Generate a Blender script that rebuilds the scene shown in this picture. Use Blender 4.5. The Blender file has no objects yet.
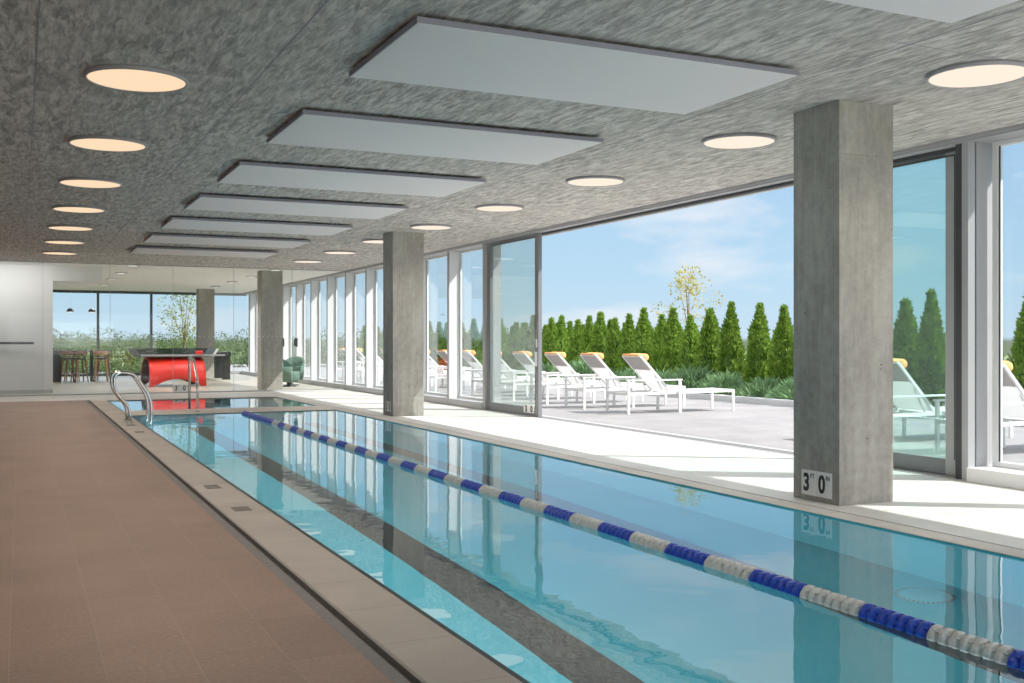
import bpy, math, random
from mathutils import Vector, Matrix
PI = math.pi
scene = bpy.context.scene
COL = scene.collection
RNG = random.Random(7)

# ------------------------------------------------------------------ materials
def new_mat(name):
    m = bpy.data.materials.new(name); m.use_nodes = True
    nt = m.node_tree; nt.nodes.clear()
    out = nt.nodes.new('ShaderNodeOutputMaterial')
    return m, nt, out
def N(nt, t, **kw):
    n = nt.nodes.new(t)
    for k, v in kw.items():
        if k in n.inputs: n.inputs[k].default_value = v
        else: setattr(n, k, v)
    return n
def L(nt, a, b): nt.links.new(a, b)
def c4(c): return (c[0], c[1], c[2], 1)
def mapping(nt, scale=(1,1,1), rot=(0,0,0), loc=(0,0,0), src='Object'):
    tc = N(nt, 'ShaderNodeTexCoord'); mp = N(nt, 'ShaderNodeMapping')
    mp.inputs['Scale'].default_value = scale; mp.inputs['Rotation'].default_value = rot; mp.inputs['Location'].default_value = loc
    L(nt, tc.outputs[src], mp.inputs['Vector']); return mp.outputs[0]
def noise(nt, vec, scale, detail=4, rough=.55, dist=0):
    n = N(nt, 'ShaderNodeTexNoise'); n.inputs['Scale'].default_value = scale; n.inputs['Detail'].default_value = detail
    n.inputs['Roughness'].default_value = rough; n.inputs['Distortion'].default_value = dist
    L(nt, vec, n.inputs['Vector']); return n.outputs['Fac']
def ramp(nt, fac, stops):
    r = N(nt, 'ShaderNodeValToRGB'); e = r.color_ramp.elements
    while len(e) < len(stops): e.new(.5)
    for k, (p, c) in enumerate(stops): e[k].position = p; e[k].color = c4(c) if not isinstance(c, (int, float)) else (c, c, c, 1)
    L(nt, fac, r.inputs[0]); return r.outputs[0]
def mixc(nt, fac, a, b, mode='MIX'):
    m = N(nt, 'ShaderNodeMix'); m.data_type = 'RGBA'; m.blend_type = mode
    for s, v in ((0, fac), (6, a), (7, b)):
        if hasattr(v, 'node'): L(nt, v, m.inputs[s])
        else: m.inputs[s].default_value = v if s == 0 else c4(v)
    return m.outputs[2]
def bump(nt, h, strength=.3, dist=.01):
    b = N(nt, 'ShaderNodeBump'); b.inputs['Strength'].default_value = strength; b.inputs['Distance'].default_value = dist
    L(nt, h, b.inputs['Height']); return b.outputs[0]
def pbsdf(nt, out, col, rough=.5, metal=0, spec=.5, nrm=None):
    p = N(nt, 'ShaderNodeBsdfPrincipled')
    if hasattr(col, 'node'): L(nt, col, p.inputs['Base Color'])
    else: p.inputs['Base Color'].default_value = c4(col)
    if hasattr(rough, 'node'): L(nt, rough, p.inputs['Roughness'])
    else: p.inputs['Roughness'].default_value = rough
    p.inputs['Metallic'].default_value = metal; p.inputs['Specular IOR Level'].default_value = spec
    if nrm: L(nt, nrm, p.inputs['Normal'])
    L(nt, p.outputs[0], out.inputs[0]); return p
def plain(name, col, rough=.5, metal=0, var=.06, scale=6, spec=.5):
    m, nt, out = new_mat(name)
    n = noise(nt, mapping(nt), scale, 3)
    a = tuple(min(1, v*(1-var)) for v in col); b = tuple(min(1, v*(1+var)) for v in col)
    pbsdf(nt, out, ramp(nt, n, [(.3, a), (.7, b)]), rough, metal, spec); return m

def concrete(name, dark, light, strokes=0, rough=.85, sc=1.0, bs=.25, holes=False, vertical=False):
    m, nt, out = new_mat(name)
    v = mapping(nt)
    n1 = noise(nt, v, .9*sc, 5, .6); n2 = noise(nt, v, 7*sc, 6, .7)
    c = ramp(nt, n1, [(.3, dark), (.72, light)])
    k = .5*(sum(dark)+sum(light))/3
    c = mixc(nt, .45, c, ramp(nt, n2, [(.3, dark), (.7, light)]))
    h = n2
    if strokes:
        vs = mapping(nt, (24, 4.4, 1), (0, 0, 1.05))
        n3 = noise(nt, vs, 1.0, 6, .72, .45)
        vs4 = mapping(nt, (17, 3.4, 1), (0, 0, 1.45)); n4 = noise(nt, vs4, 1.0, 5, .7, .7)
        sel = ramp(nt, noise(nt, v, .8, 3), [(.42, 0.0), (.58, 1.0)])
        r3 = ramp(nt, n3, [(.38, tuple(x*.22 for x in dark)), (.48, tuple(x*.85 for x in dark)), (.60, light)])
        r4 = ramp(nt, n4, [(.38, tuple(x*.22 for x in dark)), (.47, tuple(x*.85 for x in dark)), (.60, light)])
        c = mixc(nt, strokes, c, mixc(nt, sel, r3, r4))
        h = n3
    if vertical:
        vs = mapping(nt, (9, 9, .8)); n3 = noise(nt, vs, 1.0, 5, .7, .6)
        c = mixc(nt, .28, c, ramp(nt, n3, [(.3, tuple(x*.8 for x in dark)), (.65, light)]))
    if holes:
        vo = N(nt, 'ShaderNodeTexVoronoi'); vo.inputs['Scale'].default_value = 7.5; L(nt, v, vo.inputs['Vector'])
        hm = ramp(nt, vo.outputs['Distance'], [(.045, 0.0), (.075, 1.0)])
        nn = ramp(nt, noise(nt, v, 2.3, 2), [(.52, 0.0), (.56, 1.0)])
        f = N(nt, 'ShaderNodeMath', operation='SUBTRACT'); f.inputs[0].default_value = 1; L(nt, hm, f.inputs[1])
        g = N(nt, 'ShaderNodeMath', operation='MULTIPLY'); L(nt, f.outputs[0], g.inputs[0]); L(nt, nn, g.inputs[1])
        c = mixc(nt, g.outputs[0], c, tuple(x*.25 for x in dark))
    pbsdf(nt, out, c, rough, 0, .3, bump(nt, h, bs, .02)); return m

def brick_floor(name, cols, mortar, bw, rh, off, msize, loc=(0,0,0), rot=0, rough=.6, speck=60, grain=.25, spec=.4):
    m, nt, out = new_mat(name)
    v = mapping(nt, (1,1,1), (0,0,rot), loc)
    b = N(nt, 'ShaderNodeTexBrick'); L(nt, v, b.inputs['Vector']); b.offset = off; b.offset_frequency = 2; b.squash = 1
    b.inputs['Color1'].default_value = c4(cols[0]); b.inputs['Color2'].default_value = c4(cols[1]); b.inputs['Mortar'].default_value = c4(mortar)
    b.inputs['Scale'].default_value = 1; b.inputs['Mortar Size'].default_value = msize; b.inputs['Mortar Smooth'].default_value = .2
    b.inputs['Brick Width'].default_value = bw; b.inputs['Row Height'].default_value = rh; b.inputs['Bias'].default_value = 0
    v2 = mapping(nt); n = noise(nt, v2, speck, 4, .7); n2 = noise(nt, v2, 1.3, 4, .6)
    c = mixc(nt, grain, b.outputs['Color'], ramp(nt, n, [(.35, tuple(x*.55 for x in cols[0])), (.65, tuple(min(1, x*1.45) for x in cols[1]))]))
    c = mixc(nt, .5, c, ramp(nt, n2, [(.35, .62), (.65, 1.0)]), 'MULTIPLY')
    pbsdf(nt, out, c, rough, 0, spec, bump(nt, b.outputs['Fac'], -.25, .002)); return m

def glass(name, tint=(.93,.97,.96), refl=1.0, haze=0.0):
    m, nt, out = new_mat(name)
    t = N(nt, 'ShaderNodeBsdfTransparent'); t.inputs[0].default_value = c4(tint)
    g = N(nt, 'ShaderNodeBsdfGlossy'); g.inputs['Roughness'].default_value = 0; g.inputs['Color'].default_value = (.95,.97,.97,1)
    lw = N(nt, 'ShaderNodeFresnel'); lw.inputs['IOR'].default_value = 1.5
    mu = N(nt, 'ShaderNodeMath', operation='MULTIPLY'); mu.inputs[1].default_value = refl; L(nt, lw.outputs[0], mu.inputs[0]); mu.use_clamp = True
    mx = N(nt, 'ShaderNodeMixShader'); L(nt, mu.outputs[0], mx.inputs[0]); L(nt, t.outputs[0], mx.inputs[1]); L(nt, g.outputs[0], mx.inputs[2])
    last = mx.outputs[0]
    if haze:
        d = N(nt, 'ShaderNodeBsdfDiffuse'); d.inputs[0].default_value = (.8,.85,.85,1)
        m2 = N(nt, 'ShaderNodeMixShader'); m2.inputs[0].default_value = haze
        L(nt, last, m2.inputs[1]); L(nt, d.outputs[0], m2.inputs[2]); last = m2.outputs[0]
    L(nt, last, out.inputs[0]); return m

def emit(name, col, s):
    m, nt, out = new_mat(name)
    n = noise(nt, mapping(nt), 3, 2)
    e = N(nt, 'ShaderNodeEmission'); L(nt, ramp(nt, n, [(.2, tuple(x*.97 for x in col)), (.8, col)]), e.inputs[0]); e.inputs[1].default_value = s
    L(nt, e.outputs[0], out.inputs[0]); return m

def leafmat(name, a, b, trans=.35):
    m, nt, out = new_mat(name)
    oi = N(nt, 'ShaderNodeObjectInfo')
    n = noise(nt, mapping(nt), 5, 4, .7)
    c = ramp(nt, n, [(.3, a), (.7, b)])
    v = N(nt, 'ShaderNodeMapRange'); v.inputs[3].default_value = .8; v.inputs[4].default_value = 1.2; L(nt, oi.outputs['Random'], v.inputs[0])
    c = mixc(nt, 1.0, c, v.outputs[0], 'MULTIPLY')
    d = N(nt, 'ShaderNodeBsdfDiffuse'); t = N(nt, 'ShaderNodeBsdfTranslucent'); L(nt, c, d.inputs[0]); L(nt, c, t.inputs[0])
    mx = N(nt, 'ShaderNodeMixShader'); mx.inputs[0].default_value = trans; L(nt, d.outputs[0], mx.inputs[1]); L(nt, t.outputs[0], mx.inputs[2])
    L(nt, mx.outputs[0], out.inputs[0]); return m

M = {}
M['ceiling'] = concrete('ceiling concrete', (.36,.335,.315), (.74,.70,.66), strokes=.66, bs=.35)
M['ceiling_far'] = plain('smooth painted ceiling', (.86,.86,.84), .8)
M['column'] = concrete('cast concrete', (.15,.14,.122), (.52,.495,.45), sc=1.7, bs=.15, holes=True, vertical=True)
M['tile'] = brick_floor('brown deck tile', ((.205,.128,.096), (.26,.163,.122)), (.30,.215,.17), .70, .345, .37, .0025, (0,.04,0), PI/2, .5, 45, .3)
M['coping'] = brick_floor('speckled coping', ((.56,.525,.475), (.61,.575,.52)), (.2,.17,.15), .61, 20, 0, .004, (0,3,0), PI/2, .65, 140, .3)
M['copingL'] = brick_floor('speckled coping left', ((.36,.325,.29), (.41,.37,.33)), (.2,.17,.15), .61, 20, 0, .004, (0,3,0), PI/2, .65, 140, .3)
M['copingx'] = brick_floor('speckled coping across', ((.58,.52,.455), (.64,.575,.51)), (.2,.17,.15), .61, 20, 0, .004, (0,3,0), 0, .65, 140, .3)
M['deck'] = brick_floor('pale concrete deck', ((.66,.645,.60), (.70,.68,.64)), (.45,.44,.41), 3.0, 20, 0, .004, (0,3,0), PI/2, .5, 12, .12)
M['farfloor'] = concrete('polished concrete floor', (.36,.33,.27), (.52,.48,.41), sc=1.5, rough=.35, bs=.02)
M['paver'] = brick_floor('grey terrace paver', ((.205,.198,.207), (.25,.243,.252)), (.09,.09,.09), .9, .45, .5, .004, (0,0,0), 0, .8, 30, .25)
M['curb'] = concrete('curb concrete', (.45,.45,.44), (.6,.6,.59), bs=.05)
M['soil'] = plain('dark mulch', (.05,.04,.03), .95, 0, .4, 20)
M['grass'] = plain('meadow green', (.10,.15,.05), .95, 0, .35, .4)
M['wall'] = plain('white plaster', (.80,.80,.79), .7, 0, .02, 2)
M['wall_dim'] = plain('warm grey plaster', (.26,.25,.24), .8, 0, .03, 2)
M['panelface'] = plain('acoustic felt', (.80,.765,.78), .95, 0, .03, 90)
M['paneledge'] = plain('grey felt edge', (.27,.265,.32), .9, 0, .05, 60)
M['alu'] = plain('silver aluminium', (.40,.405,.42), .4, .25, .03, 3)
M['alulight'] = plain('white aluminium', (.84,.85,.86), .4, .05, .02, 3)
M['alutop'] = plain('dull aluminium header', (.36,.36,.38), .5, .2, .03, 3)
M['dark'] = plain('black gasket', (.03,.033,.04), .5)
M['aludark'] = plain('grey door aluminium', (.17,.175,.19), .4, .25, .03, 3)
M['darkmull'] = plain('dark bronze mullion', (.035,.045,.05), .4)
M['steel'] = plain('polished steel', (.62,.60,.57), .13, 1.0, .05, 2)
M['drain'] = plain('drain channel steel', (.20,.185,.17), .5, .3, .15, 8)
M['slot'] = plain('dark slot', (.012,.012,.012), .8)
M['stone'] = plain('grey stone band', (.13,.12,.115), .7, 0, .15, 18)
M['grate'] = plain('grey tile marker', (.16,.14,.125), .7, 0, .2, 60)
M['rim'] = plain('lamp rim', (.36,.34,.37), .5, .1)
M['diff_warm'] = emit('warm diffuser', (1.0,.69,.43), 1.03)
M['diff_white'] = emit('pale diffuser', (1.0,.84,.67), 1.05)
M['diff_far'] = emit('far diffuser', (1.0,.93,.84), 1.5)
M['win'] = glass('clear glazing', (.965,.985,.99), .3)
M['door'] = glass('green door glass', (.90,.965,.95), .35, .06)
M['doorR'] = glass('green door glass thick', (.80,.97,.93), .3, .035)
M['part'] = glass('partition glass', (.975,.985,.98), .12, .004)
M['partL'] = glass('partition glass side', (.96,.97,.97), .12, .015)
M['seam'] = plain('glass joint', (.45,.5,.5), .3)
M['dots'] = plain('white dots', (.8,.8,.8), .6)
M['blue'] = plain('blue float plastic', (.005,.045,.50), .3, 0, .08, 20)
M['white'] = plain('white float plastic', (.66,.66,.64), .35, 0, .04, 20)
M['pool'] = plain('teal pool plaster', (.05,.47,.60), .8, 0, .05, 1.2)
M['cover'] = plain('pale teal drain cover', (.14,.55,.65), .6)
M['stripe'] = plain('black lane tile', (.004,.005,.006), .5, 0, .2, 30)
M['sign'] = plain('white sign plate', (.92,.92,.92), .4, 0, .01)
M['ink'] = plain('black lettering', (.01,.01,.01), .5)
M['white_metal'] = plain('white powder coat', (.80,.80,.79), .4, 0, .01)
m, nt, out = new_mat('white sling fabric'); d = N(nt, 'ShaderNodeBsdfDiffuse'); t = N(nt, 'ShaderNodeBsdfTranslucent')
wv = ramp(nt, noise(nt, mapping(nt), 60, 2), [(.3, .80), (.7, .86)]); L(nt, wv, d.inputs[0]); L(nt, wv, t.inputs[0])
mx = N(nt, 'ShaderNodeMixShader'); mx.inputs[0].default_value = .45; L(nt, d.outputs[0], mx.inputs[1]); L(nt, t.outputs[0], mx.inputs[2]); L(nt, mx.outputs[0], out.inputs[0])
M['mesh_white'] = m
M['mesh_taupe'] = plain('taupe sling fabric', (.42,.38,.36), .85, 0, .05, 60)
M['orange'] = plain('orange pillow fabric', (.95,.40,.12), .8, 0, .05, 10)
M['red'] = plain('red lacquer', (.90,.012,.003), .45, 0, .04, 2)
M['redin'] = plain('shaded inside of red base', (.05,.004,.003), .7)  # shade inside the hollow base put into a darker red
M['black'] = plain('black lacquer', (.014,.015,.017), .35)
M['slate'] = plain('slate playfield', (.05,.09,.13), .3)
M['smoke'] = glass('smoked glass', (.45,.5,.52), 1.2)
M['wood'] = plain('brown walnut', (.16,.055,.022), .45, 0, .25, 9)
M['woodb'] = plain('pale oak', (.45,.25,.12), .5, 0, .2, 9)
M['green'] = plain('sage green upholstery', (.075,.15,.11), .9, 0, .08, 20)
M['hedgeA'] = leafmat('arborvitae green', (.028,.095,.006), (.27,.43,.06), .35)
M['hedgecore'] = plain('dark foliage core', (.025,.06,.012), .95, 0, .3, 8)
M['juniper'] = leafmat('juniper grey green', (.08,.20,.06), (.26,.40,.20), .3)
M['yellowleaf'] = leafmat('yellowing leaves', (.20,.25,.03), (.50,.34,.09), .4)
M['treegreen'] = leafmat('broadleaf green', (.03,.06,.015), (.10,.135,.045), .3)
M['treedark'] = leafmat('dusty green', (.022,.045,.02), (.07,.10,.04), .3)
M['youngleaf'] = leafmat('young tree leaves', (.18,.24,.05), (.38,.44,.14), .4)
M['bark'] = plain('bark', (.14,.10,.07), .9, 0, .3, 20)

# water: refracting surface with faint ripples
def water_mat():
    m, nt, out = new_mat('pool water')
    v = mapping(nt, (1, 1, 1)); n = noise(nt, v, 1.6, 2, .5, .3); n2 = noise(nt, v, 7, 2, .5)
    h = N(nt, 'ShaderNodeMath', operation='MULTIPLY_ADD'); L(nt, n2, h.inputs[0]); h.inputs[1].default_value = .10; L(nt, n, h.inputs[2])
    b = bump(nt, h.outputs[0], 1.0, .0028)
    r = N(nt, 'ShaderNodeBsdfRefraction'); r.inputs['IOR'].default_value = 1.33; r.inputs['Roughness'].default_value = 0; r.inputs['Color'].default_value = (.93,1,1,1)
    g = N(nt, 'ShaderNodeBsdfGlossy'); g.inputs['Roughness'].default_value = 0; g.inputs['Color'].default_value = (.93,.98,1,1)
    f = N(nt, 'ShaderNodeFresnel'); f.inputs['IOR'].default_value = 1.45
    for x in (r, g, f): L(nt, b, x.inputs['Normal'])
    mx = N(nt, 'ShaderNodeMixShader'); L(nt, f.outputs[0], mx.inputs[0]); L(nt, r.outputs[0], mx.inputs[1]); L(nt, g.outputs[0], mx.inputs[2])
    L(nt, mx.outputs[0], out.inputs[0]); return m
M['water'] = water_mat()

# ------------------------------------------------------------------ mesh helpers
class MB:
    def __init__(s): s.v = []; s.f = []; s.mi = []; s.smooth = []; s.mats = []
    def add(s, vs, fs, smooth=False, mat=0):
        o = len(s.v); s.v += [tuple(v) for v in vs]
        for f in fs: s.f.append(tuple(i+o for i in f)); s.smooth.append(smooth); s.mi.append(mat)
        return s
    def box(s, x0, x1, y0, y1, z0, z1, mat=0, mtx=None):
        vs = [Vector((x, y, z)) for z in (z0, z1) for y in (y0, y1) for x in (x0, x1)]
        if mtx: vs = [mtx @ v for v in vs]
        return s.add(vs, [(0,2,3,1), (4,5,7,6), (0,1,5,4), (2,6,7,3), (0,4,6,2), (1,3,7,5)], False, mat)
    def bar(s, a, b, w, h, up=(0,0,1)):
        a = Vector(a); b = Vector(b); t = (b-a).normalized(); up = Vector(up)
        if abs(t.dot(up)) > .98: up = Vector((1,0,0))
        sx = t.cross(up).normalized(); sy = sx.cross(t).normalized()
        vs = [p + sx*(i*w/2) + sy*(j*h/2) for p in (a, b) for j in (-1, 1) for i in (-1, 1)]
        return s.add(vs, [(0,2,3,1), (4,5,7,6), (0,1,5,4), (2,6,7,3), (0,4,6,2), (1,3,7,5)])
    def prism(s, poly, axis, a, b, mat=0):   # poly of 2D points extruded along axis from a to b
        n = len(poly)
        def P(p, t): return {'x': (t, p[0], p[1]), 'y': (p[0], t, p[1]), 'z': (p[0], p[1], t)}[axis]
        vs = [P(p, a) for p in poly] + [P(p, b) for p in poly]
        return s.add(vs, [tuple(range(n))[::-1], tuple(range(n, 2*n))] + [(i, (i+1) % n, n+(i+1) % n, n+i) for i in range(n)], False, mat)
    def tube(s, pts, r, n=10, smooth=True, cap=True):
        pts = [Vector(p) for p in pts]; rs = r if isinstance(r, (list, tuple)) else [r]*len(pts)
        t0 = (pts[1]-pts[0]).normalized(); u = t0.orthogonal().normalized(); vs = []; fs = []
        for i, p in enumerate(pts):
            t = (pts[min(i+1, len(pts)-1)] - pts[max(i-1, 0)]).normalized()
            u = (u - t*u.dot(t)).normalized(); w = t.cross(u)
            vs += [p + (u*math.cos(2*PI*k/n) + w*math.sin(2*PI*k/n))*rs[i] for k in range(n)]
        for i in range(len(pts)-1):
            for k in range(n): fs.append((i*n+k, i*n+(k+1) % n, (i+1)*n+(k+1) % n, (i+1)*n+k))
        if cap: fs += [tuple(range(n))[::-1], tuple(range((len(pts)-1)*n, len(pts)*n))]
        return s.add(vs, fs, smooth)
    def lathe(s, prof, c=(0,0,0), axis='z', n=32, smooth=True, mod=None):   # prof: (radius, t)
        vs = []; fs = []
        for j, (r, t) in enumerate(prof):
            for k in range(n):
                a = 2*PI*k/n; rr = r*(mod(a, t) if mod else 1); p, q = rr*math.cos(a), rr*math.sin(a)
                vs.append({'z': (c[0]+p, c[1]+q, c[2]+t), 'y': (c[0]+p, c[1]+t, c[2]+q), 'x': (c[0]+t, c[1]+p, c[2]+q)}[axis])
        for j in range(len(prof)-1):
            for k in range(n): fs.append((j*n+k, j*n+(k+1) % n, (j+1)*n+(k+1) % n, (j+1)*n+k))
        fs += [tuple(range(n))[::-1], tuple(range((len(prof)-1)*n, len(prof)*n))]
        return s.add(vs, fs, smooth)
    def build(s, name, mats, parent=None, loc=None, bevel=0, fix=True):
        me = bpy.data.meshes.new(name); me.from_pydata(s.v, [], s.f)
        for m in (mats if isinstance(mats, (list, tuple)) else [mats]): me.materials.append(m)
        me.polygons.foreach_set('use_smooth', s.smooth); me.polygons.foreach_set('material_index', s.mi)
        me.update()
        if fix:
            import bmesh
            bm = bmesh.new(); bm.from_mesh(me); bmesh.ops.recalc_face_normals(bm, faces=bm.faces); bm.to_mesh(me); bm.free()
        o = bpy.data.objects.new(name, me); COL.objects.link(o)
        if loc: o.location = loc
        if parent: o.parent = parent
        if bevel:
            b = o.modifiers.new('bevel', 'BEVEL'); b.width = bevel; b.segments = 2; b.limit_method = 'ANGLE'
        return o
def tag(o, label=None, cat=None, group=None, kind=None):
    if label: o['label'] = label
    if cat: o['category'] = cat
    if group: o['group'] = group
    if kind: o['kind'] = kind
    return o
def empty(name, loc=(0,0,0), rz=0, parent=None):
    o = bpy.data.objects.new(name, None); COL.objects.link(o); o.location = loc; o.rotation_euler = (0,0,rz); o.empty_display_size = .1
    if parent: o.parent = parent
    return o
def struct(name, mb, mats, parent=None, label=None, cat=None, bevel=0):
    o = mb.build(name, mats, parent, bevel=bevel)
    if not parent: tag(o, label, cat, None, 'structure')
    return o
def dup(root):
    r = root.copy(); COL.objects.link(r)
    for ch in list(root.children):
        c = ch.copy(); COL.objects.link(c); c.parent = r
        for g in list(ch.children):
            d = g.copy(); COL.objects.link(d); d.parent = c
    return r
def B(x0, x1, y0, y1, z0, z1): return MB().box(x0, x1, y0, y1, z0, z1)
def spline(pts, n=8):
    P = [Vector(p) for p in pts]; out = []
    for i in range(len(P)-1):
        p0 = P[max(i-1, 0)]; p1 = P[i]; p2 = P[i+1]; p3 = P[min(i+2, len(P)-1)]
        for k in range(n):
            t = k/n
            out.append(.5*((2*p1)+(-p0+p2)*t+(2*p0-5*p1+4*p2-p3)*t*t+(-p0+3*p1-3*p2+p3)*t**3))
    return out + [P[-1]]
def fillet(pts, r, n=7):
    P = [Vector(p) for p in pts]; out = [P[0]]
    for i in range(1, len(P)-1):
        a = (P[i-1]-P[i]); b = (P[i+1]-P[i]); d = min(r, a.length*.49, b.length*.49)
        s = P[i]+a.normalized()*d; e = P[i]+b.normalized()*d
        for k in range(n+1):
            t = k/n; out.append((1-t)**2*s + 2*t*(1-t)*P[i] + t*t*e)
    return out + [P[-1]]
ORD = ['first','second','third','fourth','fifth','sixth','seventh','eighth','ninth','tenth','eleventh','twelfth','thirteenth','fourteenth','fifteenth','sixteenth','seventeenth','eighteenth','nineteenth','twentieth','twenty-first','twenty-second','twenty-third','twenty-fourth','twenty-fifth','twenty-sixth','twenty-seventh','twenty-eighth','twenty-ninth','thirtieth']

# ------------------------------------------------------------------ dimensions
HC = 3.212          # ceiling
PX0, PX1 = 1.76, 5.45   # water edges
WL = -.014           # water level
DEEP = -1.15
YE, YS0, YS1 = 19.4, 20.75, 24.5
YB = -7.0           # back end of room
YP = 27.3           # glass partition
YF = 42.0           # far glazing
XW = 7.98           # inner face of window wall

# ------------------------------------------------------------------ floor, deck, coping
struct('floor', B(-3, 1.285, YB, 24.9, -.12, 0), M['tile'], label='brown stone tile deck running along the left side of the pool', cat='floor')
struct('floor_stone_band', B(1.285, 1.345, YB, 24.86, -.12, .0005), M['stone'], label='narrow grey stone band beside the drain slot', cat='floor')
mb = MB().box(1.345, 1.385, YB, 24.8, -.12, -.03)
struct('floor_drain_slot', mb, M['slot'], label='dark slot drain along the left coping', cat='drain')
struct('floor_drain_edge', B(1.385, 1.40, YB, 24.8, -.12, 0), M['drain'], label='metal edge of the slot drain', cat='drain')
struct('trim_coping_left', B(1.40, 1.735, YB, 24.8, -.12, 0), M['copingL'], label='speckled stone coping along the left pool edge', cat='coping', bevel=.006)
struct('trim_gutter_left', B(1.735, 1.762, YB+3, YE, -.12, -.002), M['stripe'], label='dark waterline edge under the left coping', cat='coping')
struct('trim_coping_right', B(PX1, 5.655, YB, 24.8, -.12, 0), M['coping'], label='speckled stone coping along the window side pool edge', cat='coping', bevel=.006)
mb = MB().box(5.655, 5.672, YB, 24.8, -.12, -.03)
struct('floor_slot_right', mb, M['slot'], label='thin dark slot between coping and pale deck on the window side', cat='drain')
struct('trim_coping_bridge', B(1.76, PX1, YE, YS0, -.12, 0), M['copingx'], label='stone coping strip between the lap pool and the small pool', cat='coping', bevel=.006)
struct('trim_coping_far', B(1.40, 5.672, YS1, 24.9, -.12, .0005), M['copingx'], label='stone coping at the far end of the small pool', cat='coping')
struct('trim_coping_near', B(1.76, PX1, YB, -4, -.12, 0), M['copingx'], label='stone coping at the near end of the lap pool', cat='coping')
struct('floor_deck_right', B(5.672, XW-.02, YB, 24.9, -.12, 0), M['deck'], label='pale concrete deck between the pool and the windows', cat='floor')
struct('floor_far', B(-3, XW-.02, 24.9, YP, -.12, 0), M['deck'], label='pale deck before the glass partition', cat='floor')
struct('floor_lounge', B(-3, 8.3, YP, YF+.2, -.12, .001), M['farfloor'], label='polished concrete floor of the lounge behind the glass', cat='floor')
# basins
def basin(name, y0, y1, z, label):
    mb = MB()
    x0, x1, zt = PX0, PX1-.003, -.004
    mb.add([(x0,y0,z),(x1,y0,z),(x1,y1,z),(x0,y1,z)], [(0,1,2,3)])
    mb.add([(x0,y0,z),(x0,y1,z),(x0,y1,zt),(x0,y0,zt)], [(0,1,2,3)])
    mb.add([(x1,y0,z),(x1,y1,z),(x1,y1,zt),(x1,y0,zt)], [(0,3,2,1)])
    mb.add([(x0,y0,z),(x1,y0,z),(x1,y0,zt),(x0,y0,zt)], [(0,3,2,1)])
    mb.add([(x0,y1,z),(x1,y1,z),(x1,y1,zt),(x0,y1,zt)], [(0,1,2,3)])
    o = mb.build(name, M['pool'], fix=False); tag(o, label, 'pool', None, 'structure'); return o
bs1 = basin('pool_basin', -4, YE, DEEP, 'teal plastered basin of the lap pool')
basin('small_pool_basin', YS0, YS1, -.9, 'teal plastered basin of the small pool beyond the lap pool')
for k, (x0, x1) in enumerate(((2.48, 2.80), (4.40, 4.66))):
    struct('lane_stripe', B(x0, x1, -4, 17.8, DEEP, DEEP+.006), M['stripe'], bs1)
for nm, y0, y1, lb in (('pool_water', -4, YE, 'still turquoise water of the long lap pool'), ('small_pool_water', YS0, YS1, 'still water of the small pool beyond the lap pool')):
    o = MB().add([(PX0-.02,y0,WL),(PX1-.003,y0,WL),(PX1-.003,y1,WL),(PX0-.02,y1,WL)], [(0,1,2,3)]).build(nm, M['water'], fix=False)
    tag(o, lb, 'water', None, 'stuff')
# drain cover on the pool floor
e = empty('drain_cover', (5.12, 4.78, DEEP)); tag(e, 'round white drain cover on the pool floor under the concrete column reflection', 'drain')
MB().lathe([(.17,0),(.17,.015),(.14,.03),(.05,.04)], n=40).build('cover_dome', M['cover'], e)
mb = MB()
for k in range(36):
    a = 2*PI*k/36; mb.box(-.012,.012,-.006,.006,.005,.02, mtx=Matrix.Translation((.165*math.cos(a), .165*math.sin(a), .004)) @ Matrix.Rotation(a, 4, 'Z'))
mb.build('slot_ring', M['grate'], e)

# coping markers (flush tiles and grates)
for y, kind in ((8.2,'grate'), (9.55,'mark'), (15.8,'grate'), (17.1,'mark')):
    e = empty('coping_marker', (1.555, y, 0))
    lab = {8.2:'small grey grate tile set in the left coping, nearest the camera', 9.55:'small grey depth marker tile in the left coping just beyond the nearest grate',
           15.8:'small grey grate tile in the left coping in front of the handrail', 17.1:'small grey marker tile in the left coping right beside the handrail feet'}[y]
    tag(e, lab, 'marker')
    mb = MB()
    if kind == 'grate':
        for k in range(7): mb.box(-.062,.062,-.10+k*.03,-.10+k*.03+.02,.0005,.003)
        mb.build('grate_bars', M['grate'], e); B(-.066,.066,-.106,.106,.0,.0012).build('tile', M['stone'], e)
    else:
        B(-.066,.066,-.12,.05,0,.0022).build('tile', M['grate'], e)
        mb.box(-.05,.05,-.10,-.085,.0022,.003).box(-.05,.05,.02,.03,.0022,.003).box(-.05,-.035,-.10,.03,.0022,.003).box(.035,.05,-.10,.03,.0022,.003)
        mb.box(-.06,.06,.08,.095,.0,.002).box(-.06,.06,.11,.12,.0,.002)
        mb.build('marking', M['stone'], e)

# ------------------------------------------------------------------ ceiling and walls
mb = B(-3.2, 8.62, YB, YP, HC, HC+.35)
struct('ceiling', mb, M['ceiling'], label='board marked raw concrete ceiling slab', cat='ceiling')
struct('ceiling_lounge', B(-3.2, 8.62, YP, YF+.6, HC, HC+.35), M['ceiling_far'], label='smooth pale ceiling over the lounge', cat='ceiling')
mb = MB()
for x in (.10, 1.56, 5.18): mb.box(x-.004, x+.004, YB, YP-.1, HC-.003, HC+.01)
for k in range(-1, 9):
    y = 4.9 + k*2.72 + .05
    mb.box(-3, 1.95, y-.003, y+.003, HC-.002, HC+.01); mb.box(5.0, 8, y-.003, y+.003, HC-.002, HC+.01)
struct('ceiling_joints', mb, M['paneledge'], label='fine joints in the concrete ceiling', cat='joint')
struct('wall_left', B(-3.2, -3, YB, YF, 0, HC), M['wall_dim'], label='plaster wall left of the deck', cat='wall')
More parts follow.
